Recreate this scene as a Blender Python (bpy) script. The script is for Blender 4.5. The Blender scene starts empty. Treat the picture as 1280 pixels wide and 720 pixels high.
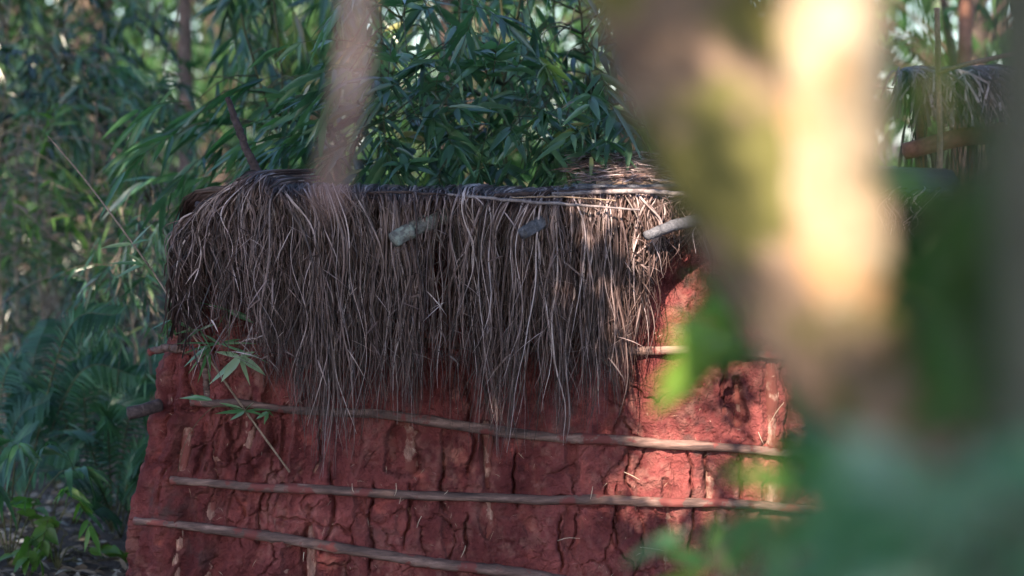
import bpy, math, random
import numpy as np
from mathutils import Vector
random.seed(7); rng=np.random.default_rng(11)
scene=bpy.context.scene
col=scene.collection
R=math.radians
# ------------------------------------------------------------ camera
CAM=np.array([0.0,-7.75,1.5]); PITCH=math.atan(0.44/7.75); FPX=85/36*1280
cd=bpy.data.cameras.new('camera'); cam=bpy.data.objects.new('camera',cd); col.objects.link(cam)
cam.location=CAM; cam.rotation_euler=(R(90)-PITCH,0,0)
cd.lens=85; cd.sensor_width=36; cd.clip_start=0.05; cd.clip_end=1000
cd.dof.use_dof=True; cd.dof.focus_distance=7.55; cd.dof.aperture_fstop=1.8
scene.camera=cam
def at(px,py,Y):
    """point of the picture's pixel (1280 wide) on the vertical plane at depth Y"""
    dx=(px-640)/FPX; dz=(360-py)/FPX
    d=np.array([dx, math.cos(PITCH)+dz*math.sin(PITCH), -math.sin(PITCH)+dz*math.cos(PITCH)])
    return CAM+d*((Y-CAM[1])/d[1])
# ------------------------------------------------------------ sun, sky
SEL=R(33); SAZ=R(12)      # sun behind the camera, a little to the left
S=np.array([-math.sin(SAZ)*math.cos(SEL),-math.cos(SAZ)*math.cos(SEL),math.sin(SEL)])
UU=np.cross([0,0,1],S); UU/=np.linalg.norm(UU); VV=np.cross(S,UU)
sl=bpy.data.lights.new('sun','SUN'); so=bpy.data.objects.new('sun',sl); col.objects.link(so)
sl.energy=5.0; sl.angle=R(0.5); sl.color=(1.0,0.80,0.56)
so.rotation_euler=Vector(S).to_track_quat('Z','Y').to_euler()
w=bpy.data.worlds.new('World'); scene.world=w; w.use_nodes=True
nt=w.node_tree; bg=nt.nodes['Background']; sk=nt.nodes.new('ShaderNodeTexSky')
sk.sky_type='NISHITA'; sk.sun_disc=False; sk.sun_elevation=SEL; sk.sun_rotation=R(180)+SAZ
sk.ozone_density=2.0
nt.links.new(sk.outputs[0],bg.inputs[0]); bg.inputs[1].default_value=0.125
scene.view_settings.view_transform='Standard'; scene.view_settings.look='None'
scene.view_settings.exposure=1.82; scene.view_settings.gamma=1
scene.view_settings.use_white_balance=True; scene.view_settings.white_balance_temperature=5950; scene.view_settings.white_balance_tint=12.5
# ------------------------------------------------------------ object helpers
def tag(o,label=None,cat=None,group=None,kind=None):
    if label: o['label']=label
    if cat: o['category']=cat
    if group: o['group']=group
    if kind: o['kind']=kind
    return o
def thing(name,label,cat,loc=(0,0,0),group=None):
    o=bpy.data.objects.new(name,None); col.objects.link(o); o.location=loc; o.empty_display_size=.1
    return tag(o,label,cat,group)
def mesh_obj(name,V,F,m,parent=None,attr=None,smooth=True,origin=None):
    """V (n,3), F (m,k) arrays of equal sided faces or a list of such arrays; world coordinates"""
    V=np.asarray(V,float).reshape(-1,3)
    if parent is not None:
        off=np.array(parent.location); pp=parent.parent
        while pp is not None: off=off+np.array(pp.location); pp=pp.parent
    elif origin is not None: off=np.array(origin)
    else: off=np.zeros(3)
    Fs=F if isinstance(F,list) else [F]
    Fs=[np.asarray(f,int) for f in Fs if len(f)]
    me=bpy.data.meshes.new(name)
    me.vertices.add(len(V)); me.vertices.foreach_set('co',(V-off).ravel())
    nl=sum(f.size for f in Fs); me.loops.add(nl)
    me.loops.foreach_set('vertex_index',np.concatenate([f.ravel() for f in Fs]))
    st=[];c=0
    for f in Fs:
        st.append(c+np.arange(len(f))*f.shape[1]); c+=f.size
    me.polygons.add(sum(len(f) for f in Fs))
    me.polygons.foreach_set('loop_start',np.concatenate(st))
    me.update(calc_edges=True); me.validate()
    if smooth: me.polygons.foreach_set('use_smooth',np.ones(len(me.polygons),bool))
    if attr:
        for k,a in attr.items():
            at_=me.attributes.new(k,'FLOAT','POINT'); at_.data.foreach_set('value',np.asarray(a,np.float32))
    me.materials.append(m)
    o=bpy.data.objects.new(name,me); col.objects.link(o)
    if parent is not None: o.parent=parent
    elif origin is not None: o.location=origin
    return o
def nrm(a): return a/np.maximum(np.linalg.norm(a,axis=-1,keepdims=True),1e-9)
class Geo:
    def __init__(s): s.V=[];s.Q=[];s.T=[];s.A=[];s.n=0
    def add(s,V,Q,A=None):
        V=np.asarray(V,float).reshape(-1,3)
        s.V.append(V); s.Q.append(np.asarray(Q)+s.n); s.n+=len(V)
        s.A.append(np.full(len(V),.5) if A is None else np.broadcast_to(np.asarray(A,float),(len(V),)))
    def build(s,name,m,parent=None,**k):
        if not s.V: return None
        return mesh_obj(name,np.concatenate(s.V),np.concatenate(s.Q),m,parent,attr={'rnd':np.concatenate(s.A)},**k)
def spline(P,n):
    P=np.asarray(P,float)
    if len(P)==2:
        t=np.linspace(0,1,n)[:,None]; return P[0]*(1-t)+P[1]*t
    Q=np.vstack([2*P[0]-P[1],P,2*P[-1]-P[-2]]); k=len(P)-1
    t=np.linspace(0,k-1e-6,n); i=t.astype(int); f=(t-i)[:,None]
    a,b,c,d=Q[i],Q[i+1],Q[i+2],Q[i+3]
    return .5*((2*b)+(c-a)*f+(2*a-5*b+4*c-d)*f**2+(-a+3*b-3*c+d)*f**3)
def tube(g,P,r,n=8,k=6,wob=0.0,bump=0.0,A=None,nodes=0,smoothpath=True,seed=0):
    """tapered tube along control points P; closed ends; surface relief if bump"""
    C=spline(P,n) if smoothpath else np.asarray(P,float); n=len(C)
    rs=np.interp(np.linspace(0,1,n),np.linspace(0,1,len(np.atleast_1d(r))) if np.size(r)>1 else [0,1],np.atleast_1d(r) if np.size(r)>1 else [r,r])
    if wob: C=C+rng.normal(0,wob,C.shape)
    T=nrm(np.gradient(C,axis=0)); up=np.array([0,0,1.]) if abs(T[:,2]).mean()<.8 else np.array([0.3,1,0])
    X=nrm(np.cross(T,up)); Y=np.cross(X,T)
    a=np.arange(k)/k*2*math.pi
    rr=np.repeat(rs[:,None],k,1)
    if nodes:
        t=np.linspace(0,1,n)*nodes; fr=np.abs(t-np.round(t)); rr=rr*(1+.16*np.exp(-(fr/.06)**2))[:,None]
    if bump:
        L=np.concatenate([[0],np.cumsum(np.linalg.norm(np.diff(C,axis=0),axis=1))])
        rr=rr*(1+bump*(fbm(np.cos(a)[None,:]*1.3+L[:,None]*6+seed*7.1,np.sin(a)[None,:]*1.3+L[:,None]*2.5+seed,4)*2-1)
               +bump*.6*(fbm(a[None,:]*3+seed,L[:,None]*14,2)*2-1)*np.sin(a/2)[None,:])
    V=C[:,None]+rr[...,None]*(X[:,None]*np.cos(a)[None,:,None]+Y[:,None]*np.sin(a)[None,:,None])
    V=V.reshape(-1,3)
    i=np.arange(n-1)[:,None]*k; j=np.arange(k)[None]; j2=(j+1)%k
    Q=np.stack([i+j,i+j2,i+k+j2,i+k+j],-1).reshape(-1,4)
    m=len(V); V=np.vstack([V,C[0]-T[0]*rs[0]*.25,C[-1]+T[-1]*rs[-1]*.25])
    j=np.arange(0,k,1)
    c0=np.stack([np.full(k,m),(j+1)%k,j,np.full(k,m)],-1)[:, :3]; c1=np.stack([np.full(k,m+1),(n-1)*k+j,(n-1)*k+(j+1)%k],-1)
    # caps as degenerate-free quads: pair up triangles
    cq=[];
    for b,off,rev in ((m,0,True),(m+1,(n-1)*k,False)):
        for q in range(0,k-1,2):
            v=[b,off+q,off+q+1,off+(q+2)%k]
            cq.append(v[::-1] if rev else v)
    Q=np.vstack([Q,np.array(cq)])
    g.add(V,Q,A if A is not None else rng.random())
    return C
# ---- value noise
def _h(i,j,s):
    n=(i.astype(np.int64)*374761393+j.astype(np.int64)*668265263+int(s)*974634777)&0x7fffffff
    n=((n^(n>>13))*1274126177)&0x7fffffff
    return ((n^(n>>16))&0xffffff)/float(0xffffff)
def vn(x,y,s=0):
    x,y=np.broadcast_arrays(np.asarray(x,float),np.asarray(y,float))
    i=np.floor(x);j=np.floor(y);fx=x-i;fy=y-j;fx=fx*fx*(3-2*fx);fy=fy*fy*(3-2*fy)
    return (_h(i,j,s)*(1-fx)+_h(i+1,j,s)*fx)*(1-fy)+(_h(i,j+1,s)*(1-fx)+_h(i+1,j+1,s)*fx)*fy
def fbm(x,y,o=4,s=0):
    a=.5;r=0;t=0
    for q in range(o): r=r+a*vn(x*2**q+q*17.3,y*2**q-q*9.1,s+q); t+=a; a*=.5
    return r/t
def voro(x,y,s=0):
    i=np.floor(x);j=np.floor(y);f1=np.full(x.shape,9.);f2=np.full(x.shape,9.);c=np.zeros(x.shape)
    for a in(-1,0,1):
        for b in(-1,0,1):
            px=i+a+_h(i+a,j+b,s);py=j+b+_h(i+a,j+b,s+5);d=np.hypot(px-x,py-y)
            idn=_h(i+a,j+b,s+9)
            n=d<f1; f2=np.where(n,f1,np.minimum(f2,d)); c=np.where(n,idn,c); f1=np.where(n,d,f1)
    return f1,f2,c
# ------------------------------------------------------------ leaves
def leaves(g,P,D,L,W,droop=.25,fold=.3,nst=5,roll=None,prof=None,A=None,curl=0.,up=None):
    P=np.asarray(P,float).reshape(-1,3); n=len(P); D=nrm(np.asarray(D,float).reshape(-1,3))
    L=np.broadcast_to(L,(n,)); W=np.broadcast_to(W,(n,)); droop=np.broadcast_to(droop,(n,))
    up=np.tile([0,0,1.],(n,1))+rng.normal(0,.35,(n,3)) if up is None else np.tile(np.array(up,float),(n,1))+rng.normal(0,.08,(n,3))
    Sd=nrm(np.cross(D,up)); N=np.cross(Sd,D)
    if roll is None: roll=rng.normal(0,.95,n)
    c=np.cos(roll)[:,None]; s=np.sin(roll)[:,None]; Sd,N=Sd*c+N*s,N*c-Sd*s
    if prof is None:
        prof={5:([0,.12,.38,.7,1],[.12,.75,1,.62,.02]),4:([0,.2,.6,1],[.15,.95,.8,.02]),3:([0,.45,1],[.1,1,.03])}[nst]
    t=np.array(prof[0]); wp=np.array(prof[1]); k=len(t); ac=np.array([-1,0,1.])
    Lx=L[:,None,None,None]; Wx=(W[:,None]*wp[None])[:,:,None,None]*.5
    tt=t[None,:,None,None]
    V=P[:,None,None]+D[:,None,None]*Lx*tt+np.array([0,0,-1.])*(droop[:,None,None,None]*Lx*tt**2)
    V=V+Sd[:,None,None]*Wx*ac[None,None,:,None]+N[:,None,None]*Wx*(np.abs(ac)*fold)[None,None,:,None]
    if curl: V=V+N[:,None,None]*Lx*curl*tt**2
    V=V.reshape(-1,3)
    b=np.arange(n)[:,None,None]*(k*3); i=np.arange(k-1)[None,:,None]*3; j=np.arange(2)[None,None]
    q=b+i+j; Q=np.stack([q,q+1,q+4,q+3],-1).reshape(-1,4)
    if A is None: A=rng.random(n)
    g.add(V,Q,np.repeat(A,k*3))
def sprig(gl,gt,base,d,ln,nl,lL,lW,spread=.9,droop=.3,tr=.0016,nst=5,dropz=.25,A=None):
    d=nrm(np.asarray(d,float)); t=np.linspace(0,1,6)[:,None]
    C=base+d*ln*t+np.array([0,0,-dropz*ln])*t**2
    if gt is not None: tube(gt,C,[tr,tr*.5],n=6,k=4,smoothpath=False)
    u=np.sort(rng.uniform(.1,1,nl)); u[-1]=1
    Pn=np.stack([np.interp(u,t[:,0],C[:,q]) for q in range(3)],1)
    tan=nrm(np.gradient(C,axis=0)); Tn=np.stack([np.interp(u,t[:,0],tan[:,q]) for q in range(3)],1)
    side=nrm(np.cross(Tn,[0,0,1.])+1e-4); sg=np.where(np.arange(nl)%2,1,-1)[:,None]
    sp=(spread*(1-.7*u))[:,None]
    D=Tn+side*sg*sp+rng.normal(0,.18,(nl,3))+np.array([0,0,-.1])
    sc=rng.uniform(.7,1.1,nl)
    leaves(gl,Pn,D,lL*sc,lW*sc*rng.uniform(.85,1.15,nl),droop=rng.uniform(.3,1.5,nl)*droop,nst=nst,
           A=None if A is None else np.clip(A+rng.normal(0,.12,nl),0,1))
# ------------------------------------------------------------ materials
def nodes(name):
    m=bpy.data.materials.new(name); m.use_nodes=True; nt=m.node_tree; return m,nt,nt.nodes['Principled BSDF'],nt.nodes['Material Output']
def ramp(nt,stops,fac):
    r=nt.nodes.new('ShaderNodeValToRGB'); e=r.color_ramp.elements
    while len(e)>1: e.remove(e[-1])
    e[0].position=stops[0][0]; e[0].color=(*stops[0][1],1)
    for p,c in stops[1:]: x=e.new(p); x.color=(*c,1)
    nt.links.new(fac,r.inputs[0]); return r.outputs[0]
def attrn(nt,n):
    a=nt.nodes.new('ShaderNodeAttribute'); a.attribute_name=n; return a.outputs['Fac']
def noise(nt,scale,detail=4,rough=.55,stretch=None,dist=0):
    tc=nt.nodes.new('ShaderNodeTexCoord'); v=tc.outputs['Object']
    if stretch:
        mp=nt.nodes.new('ShaderNodeMapping'); mp.inputs['Scale'].default_value=stretch; nt.links.new(v,mp.inputs[0]); v=mp.outputs[0]
    n=nt.nodes.new('ShaderNodeTexNoise'); n.inputs['Scale'].default_value=scale; n.inputs['Detail'].default_value=detail
    n.inputs['Roughness'].default_value=rough; n.inputs['Distortion'].default_value=dist
    nt.links.new(v,n.inputs['Vector']); return n.outputs['Fac']
def mixc(nt,a,b,f,mode='MIX'):
    x=nt.nodes.new('ShaderNodeMix'); x.data_type='RGBA'; x.blend_type=mode
    for s,v in ((x.inputs['Factor'],f),(x.inputs['A'],a),(x.inputs['B'],b)):
        if hasattr(v,'is_linked') or hasattr(v,'links'): nt.links.new(v,s)
        elif isinstance(v,(int,float)): s.default_value=v
        else: s.default_value=(*v,1)
    return x.outputs['Result']
def bumpn(nt,p,h,dist,st=1):
    b=nt.nodes.new('ShaderNodeBump'); b.inputs['Distance'].default_value=dist; b.inputs['Strength'].default_value=st
    nt.links.new(h,b.inputs['Height']); nt.links.new(b.outputs[0],p.inputs['Normal'])
def leafmat(name,stops,rough=.42,trans=.35,tcol=1.6,spec=.5,dk=.9):
    m,nt,p,o=nodes(name)
    c=ramp(nt,stops,attrn(nt,'rnd')); c2=mixc(nt,c,ramp(nt,[(.3,(.7*dk,.7*dk,.7*dk)),(.7,(1.2*dk,1.2*dk,1.1*dk))],noise(nt,9)),1.0,'MULTIPLY')
    nt.links.new(c2,p.inputs['Base Color']); p.inputs['Roughness'].default_value=rough; p.inputs['Specular IOR Level'].default_value=spec
    t=nt.nodes.new('ShaderNodeBsdfTranslucent'); tc=mixc(nt,c2,(tcol*.9,tcol*1.1,tcol*.5),1.0,'MULTIPLY'); nt.links.new(tc,t.inputs[0])
    mx=nt.nodes.new('ShaderNodeMixShader'); mx.inputs[0].default_value=trans
    nt.links.new(p.outputs[0],mx.inputs[1]); nt.links.new(t.outputs[0],mx.inputs[2]); nt.links.new(mx.outputs[0],o.inputs[0])
    return m
M={}
M['bamboo_leaf']=leafmat('bamboo_leaf',[(0,(.035,.09,.055)),(.45,(.075,.17,.10)),(.86,(.14,.26,.15)),(.93,(.2,.28,.07)),(1,(.42,.34,.2))],rough=.3,trans=.3,spec=.85)
M['pale_leaf']=leafmat('pale_leaf',[(0,(.03,.09,.045)),(.5,(.07,.17,.085)),(.92,(.12,.25,.12)),(1,(.35,.4,.33))],rough=.28,trans=.35,spec=.75)
M['yellow_leaf']=leafmat('yellow_leaf',[(0,(.03,.08,.02)),(.6,(.07,.16,.035)),(1,(.13,.24,.05))],rough=.4,trans=.45)
M['fern']=leafmat('fern',[(0,(.014,.055,.026)),(.6,(.035,.11,.055)),(1,(.07,.18,.085))],rough=.4,trans=.3)
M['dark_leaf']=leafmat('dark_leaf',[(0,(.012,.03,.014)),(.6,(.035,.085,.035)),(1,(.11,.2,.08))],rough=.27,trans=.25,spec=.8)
M['far_leaf']=leafmat('far_leaf',[(0,(.035,.09,.035)),(.6,(.07,.16,.06)),(1,(.16,.3,.11))],rough=.4,trans=.5)
M['fore_leaf']=leafmat('fore_leaf',[(0,(.04,.14,.07)),(.6,(.09,.24,.07)),(1,(.22,.36,.06))],rough=.35,trans=.5)
M['fore_pale']=leafmat('fore_pale',[(0,(.06,.18,.10)),(.5,(.14,.30,.21)),(1,(.32,.42,.40))],rough=.25,trans=.4,dk=1,spec=1.0)
M['litter']=leafmat('litter',[(0,(.06,.045,.035)),(.5,(.16,.13,.11)),(.85,(.3,.27,.24)),(1,(.45,.43,.4))],rough=.7,trans=.1)
def mudmat():
    m,nt,p,o=nodes('red_mud')
    n1=noise(nt,5,6,.6); n2=noise(nt,28,5,.7); n3=noise(nt,120,3,.6)
    c=ramp(nt,[(.25,(.075,.019,.022)),(.5,(.155,.041,.040)),(.75,(.26,.072,.066))],n1)
    c=mixc(nt,c,ramp(nt,[(.3,(.72,.68,.7)),(.6,(1.05,1.05,1.05)),(.8,(1.35,1.3,1.25))],n2),1.0,'MULTIPLY')
    c=mixc(nt,c,ramp(nt,[(.35,(.62,.58,.6)),(.5,(1,1,1)),(.68,(1.4,1.5,1.5))],noise(nt,2.2,5,.6,None,.8)),1.0,'MULTIPLY')
    c=mixc(nt,c,(.34,.17,.14),attrn(nt,'stain'))          # dusty pale patches
    c=mixc(nt,c,(.055,.045,.042),attrn(nt,'soot'))         # grey-green old stains
    nt.links.new(c,p.inputs['Base Color']); p.inputs['Roughness'].default_value=.85; p.inputs['Specular IOR Level'].default_value=.12
    h=nt.nodes.new('ShaderNodeMath'); h.operation='ADD'; nt.links.new(n2,h.inputs[0]); nt.links.new(n3,h.inputs[1])
    bumpn(nt,p,h.outputs[0],.012,.9); return m
M['mud']=mudmat()
def woodmat(name,stops,patch=None,rough=.8,sc=14,stretch=(1,1,1),bd=.004,patch_rng=(.56,.68),psc=6):
    m,nt,p,o=nodes(name)
    c=ramp(nt,stops,noise(nt,sc,6,.65,stretch,.6))
    c=mixc(nt,c,ramp(nt,[(.35,(.7,.7,.7)),(.7,(1.25,1.25,1.25))],noise(nt,sc*5,4,.7,stretch)),1.0,'MULTIPLY')
    if patch:
        f=ramp(nt,[(patch_rng[0],(0,0,0)),(patch_rng[1],(1,1,1))],noise(nt,psc,5,.6)); c=mixc(nt,c,patch,f)
    nt.links.new(c,p.inputs['Base Color']); p.inputs['Roughness'].default_value=rough; p.inputs['Specular IOR Level'].default_value=.3
    bumpn(nt,p,noise(nt,sc*3,5,.65,stretch),bd); return m
M['batten']=woodmat('batten_wood',[(.3,(.045,.03,.03)),(.5,(.14,.085,.075)),(.7,(.32,.2,.17))],patch=(.16,.045,.042),sc=9,stretch=(.5,3,3),psc=12,patch_rng=(.55,.6))
M['post']=woodmat('post_bark',[(.3,(.15,.075,.06)),(.55,(.33,.18,.145)),(.72,(.5,.34,.29))],patch=(.16,.046,.038),sc=18,stretch=(3,3,1),psc=16,patch_rng=(.46,.54))
M['lichen']=woodmat('lichen_bark',[(.35,(.08,.07,.07)),(.6,(.2,.2,.19))],patch=(.27,.30,.27),sc=30,psc=28,patch_rng=(.5,.6))
M['slate']=woodmat('weathered_log',[(.35,(.07,.07,.085)),(.65,(.17,.17,.2))],sc=30)
M['mossy_log']=woodmat('mossy_log',[(.35,(.09,.06,.055)),(.65,(.2,.15,.14))],patch=(.09,.13,.11),sc=30,psc=25,patch_rng=(.45,.55))
M['dead']=woodmat('dead_stick',[(.35,(.03,.02,.022)),(.65,(.10,.07,.07))],sc=30)
M['grey_stick']=woodmat('grey_stick',[(.35,(.16,.13,.14)),(.65,(.36,.31,.32))],sc=25)
M['pale_cane']=woodmat('pale_cane',[(.3,(.25,.17,.12)),(.7,(.45,.33,.25))],sc=20)
M['twig']=woodmat('green_twig',[(.3,(.05,.06,.03)),(.7,(.12,.12,.06))],sc=20)
M['stem']=woodmat('dry_stem',[(.3,(.10,.08,.06)),(.7,(.24,.2,.16))],sc=20)
M['stem2']=woodmat('cane_skin',[(.3,(.16,.11,.08)),(.7,(.34,.25,.19))],sc=20)
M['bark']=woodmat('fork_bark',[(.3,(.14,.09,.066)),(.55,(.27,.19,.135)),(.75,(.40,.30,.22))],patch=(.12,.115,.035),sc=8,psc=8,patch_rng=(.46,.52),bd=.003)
M['sunlit_bark']=woodmat('sunlit_bark',[(.3,(.25,.175,.11)),(.55,(.38,.30,.20)),(.75,(.5,.42,.31))],patch=(.40,.25,.13),sc=10,psc=14,patch_rng=(.54,.6),bd=.003)  # sunlight on the right stem, put into a brighter bark colour
M['bark_shade']=woodmat('shaded_bark',[(.3,(.05,.055,.04)),(.7,(.12,.12,.09))],patch=(.05,.08,.035),sc=10,psc=7)  # dark tone is shade put into the bark colour, under moss patches
M['far_bark']=woodmat('far_bark',[(.3,(.06,.045,.04)),(.7,(.16,.11,.09))],sc=6)
M['red_bark']=woodmat('red_bark',[(.3,(.16,.07,.045)),(.7,(.35,.18,.12))],sc=8)
M['vine']=woodmat('vine_bark',[(.35,(.16,.08,.075)),(.5,(.4,.25,.23)),(.65,(.62,.48,.46))],sc=18)
def thatchmat():
    m,nt,p,o=nodes('thatch_fibre')
    c=ramp(nt,[(0,(.022,.013,.012)),(.35,(.068,.039,.036)),(.7,(.20,.137,.135)),(1,(.56,.46,.47))],attrn(nt,'rnd'))
    c=mixc(nt,c,ramp(nt,[(.35,(.6,.55,.52)),(.65,(1.15,1.15,1.15))],noise(nt,18,4,.6)),1.0,'MULTIPLY')
    nt.links.new(c,p.inputs['Base Color']); p.inputs['Roughness'].default_value=.5; p.inputs['Specular IOR Level'].default_value=.5
    return m
M['thatch']=thatchmat()
def straw():
    m,nt,p,o=nodes('dry_straw'); c=ramp(nt,[(0,(.3,.2,.13)),(1,(.62,.5,.4))],attrn(nt,'rnd')); nt.links.new(c,p.inputs[0]); p.inputs['Roughness'].default_value=.7; return m
M['straw']=straw()
def soil():
    m,nt,p,o=nodes('forest_soil'); n=noise(nt,3,8,.7)
    c=ramp(nt,[(.3,(.03,.022,.018)),(.5,(.07,.05,.04)),(.75,(.15,.12,.10))],n)
    nt.links.new(c,p.inputs['Base Color']); p.inputs['Roughness'].default_value=.95; bumpn(nt,p,noise(nt,14,8,.7),.05); return m
M['soil']=soil()
# ------------------------------------------------------------ ground
def ground_z(x,y):
    x=np.asarray(x,float);y=np.asarray(y,float)
    return (fbm(x*.7+3,y*.7+8,4)-.5)*.10*np.clip(np.hypot(x,y)/1.5,0.3,3)+np.clip(y-5,0,60)*.03
def grid_axis():
    a=np.concatenate([np.linspace(-200,-8,25),np.linspace(-7.7,8,160),np.linspace(8.5,200,25)]); return a
gx=grid_axis(); X,Y=np.meshgrid(gx,gx,indexing='ij'); Z=ground_z(X,Y); n=len(gx)
i,j=np.meshgrid(np.arange(n-1),np.arange(n-1),indexing='ij'); q=(i*n+j)
mesh_obj('forest_floor',np.stack([X,Y,Z],-1),np.stack([q,q+n,q+n+1,q+1],-1).reshape(-1,4),M['soil'])['kind']='structure'
# ------------------------------------------------------------ the mud hut
hut=thing('mud_hut','small red cracked mud-walled hut with a shaggy grey thatch fringe and wooden battens','hut',(0.1,0.6,0))
XL,XR,DEP,RC,HW=-1.13,1.42,1.5,.14,1.315
def wall():
    # footprint path: left side (back to front), corner, front, corner, right side
    pts=[];nn=[];fs=[]
    for t in np.linspace(0,1,40,endpoint=False): pts.append((XL,DEP*(1-t)+RC*t)); nn.append((-1,0)); fs.append(-1-DEP+DEP*t+XL)
    for a in np.linspace(0,math.pi/2,30,endpoint=False): pts.append((XL+RC-RC*math.cos(a),RC-RC*math.sin(a))); nn.append((-math.cos(a),-math.sin(a)))
    for x in np.arange(XL+RC,XR-RC,.0032): pts.append((x,0)); nn.append((0,-1))
    for a in np.linspace(0,math.pi/2,12,endpoint=False): pts.append((XR-RC+RC*math.sin(a),RC-RC*math.cos(a))); nn.append((math.sin(a),-math.cos(a)))
    for t in np.linspace(0,1,30): pts.append((XR,RC*(1-t)+DEP*t)); nn.append((1,0))
    pts=np.array(pts); nn=np.array(nn)
    s=np.concatenate([[0],np.cumsum(np.linalg.norm(np.diff(pts,axis=0),axis=1))])
    s0=s[70]; s=s-s0+pts[70,0]              # s equals x along the front
    z=np.concatenate([np.arange(-.15,1.0,.0033),np.linspace(1.0,HW,30)])
    SS,ZZ=np.meshgrid(s,z,indexing='ij')
    wx=SS+(fbm(SS*9,ZZ*9,5,3)-.5)*.10; wz=ZZ+(fbm(SS*8+9,ZZ*8,5,4)-.5)*.10
    wx=wx+(fbm(SS*60,ZZ*60,3,12)-.5)*.012; wz=wz+(fbm(SS*60+5,ZZ*60,3,13)-.5)*.012
    d=(fbm(SS*3,ZZ*3,4,1)-.5)*.028
    d+=(fbm(SS*4,ZZ*30,4,2)-.5)*.010            # finger smears
    d+=(fbm(SS*22,ZZ*22,5,6)-.5)*.010; d+=(fbm(SS*90,ZZ*70,3,7)-.5)*.004
    d-=.006*np.clip((fbm(SS*26+4,ZZ*34,3,14)-.66)*9,0,1)
    d+=(.008+.010*np.clip((-.3-SS)/.3,0,1))*np.cos(wx/.115*2*math.pi)*(.4+fbm(SS*3,ZZ*2,2,8))   # posts swelling through the mud
    # cracks
    f1,f2,c1=voro(wx/.105,wz/.17,20); e=(f2-f1)*.12
    cw=np.clip((fbm(SS*5+3,ZZ*4,3,30)-.44)*3.2,0,1)
    left=np.clip((-.35-SS)/.4,0,1)
    d-=(.024*np.exp(-np.abs(e/(.0016+.0036*cw))**1.5))*np.clip(cw+.3*left-.0,0,1)
    d+=(c1-.5)*.006
    f1,f2,c2=voro(wx/.045+7,wz/.06+3,40); e=(f2-f1)*.05
    c3=np.clip((fbm(SS*6+30,ZZ*6,3,33)-.5)*5,0,1)
    d-=.007*np.exp(-(e/.0016)**2)*c3
    # long vertical splits beside the posts
    for px,y0,y1,wd in [(412,520,600,4),(426,575,700,4),(268,520,600,9),(330,510,600,8),(300,515,590,5),(556,560,640,4),(587,470,600,5),(586,640,700,3),(515,600,690,3),
                        (648,560,640,3),(752,600,640,3),(786,560,620,3),(771,600,690,2.5),(881,560,640,4),(862,560,700,3),(350,600,690,3),(470,600,720,3),(700,640,720,3),
                        (893,640,700,3),(235,560,640,6),(215,450,560,7),(248,430,520,6),(905,440,520,5),(985,440,600,5),(925,560,640,4)]:
        a=at(px,y0,0);b=at(px,y1,0); cx=a[0]+(fbm(np.zeros_like(ZZ)+px,ZZ*9,5,50)-.5)*.07+(fbm(SS*50,ZZ*60,3,52)-.5)*.008
        m=np.clip((a[2]-ZZ)/.03,0,1)*np.clip((ZZ-b[2])/.03,0,1)
        d-=.036*np.exp(-((SS-cx)/(wd/389*.5))**2)*m*(.5+.8*fbm(SS*3+px,ZZ*14,2,51))
    # holes where the posts show
    stain=np.zeros_like(d)
    for (px,py,rx,ry,dp) in HOLES:
        c=at(px,py,0); q=np.hypot((SS-c[0])/(rx/389),(ZZ-c[2])/(ry/389))+(fbm(SS*26,ZZ*17,5,60+px)-.5)*1.9
        m=1/(1+np.exp((q-1)*14)); d-=dp*m; stain=np.maximum(stain,np.exp(-((q-1.05)/.3)**2)*.12)
    st=np.clip((fbm(SS*7+50,ZZ*3.5,4,70)-.60)*6,0,1)*np.clip((fbm(SS*40,ZZ*25,3,71)-.42)*4,0,1)
    dust=np.clip((fbm(SS*11+9,ZZ*9,5,80)-.50)*5,0,1)*np.clip((fbm(SS*60,ZZ*45,3,81)-.4)*4,0,1)*.35
    stain=np.maximum(np.maximum(stain,st*.75),dust)
    soot=np.clip((fbm(SS*5+80,ZZ*3,4,75)-.63)*7,0,1)*np.clip((fbm(SS*30,ZZ*30,3,76)-.4)*4,0,1)*.7
    # batter: the foot spreads, more on the left
    n3=np.stack([nn[:,0],nn[:,1]],-1)
    P=np.repeat(pts[:,None,:],len(z),1)+n3[:,None,:]*d[...,None]
    lw=np.clip((-.2-pts[:,0])/.95,0,1)[:,None]
    P[...,0]-=lw*.155*np.clip((1.0-ZZ)/1.0,0,1.2)**1.1
    P[...,0]+=np.clip((-.7-pts[:,0])/.4,0,1)[:,None]*.10*np.clip((ZZ-.80)/.35,0,1)
    P[...,0]-=(np.clip((-.9-pts[:,0])/.3,0,1)[:,None])*(fbm(ZZ*7,ZZ*0+4,3)-.5)*.06
    V=np.concatenate([P,ZZ[...,None]],-1)
    a,b=V.shape[:2]; i,j=np.meshgrid(np.arange(a-1),np.arange(b-1),indexing='ij'); q=i*b+j
    F=np.stack([q,q+b,q+b+1,q+1],-1).reshape(-1,4)
    return V.reshape(-1,3),F,stain.ravel(),soot.ravel()
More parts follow.
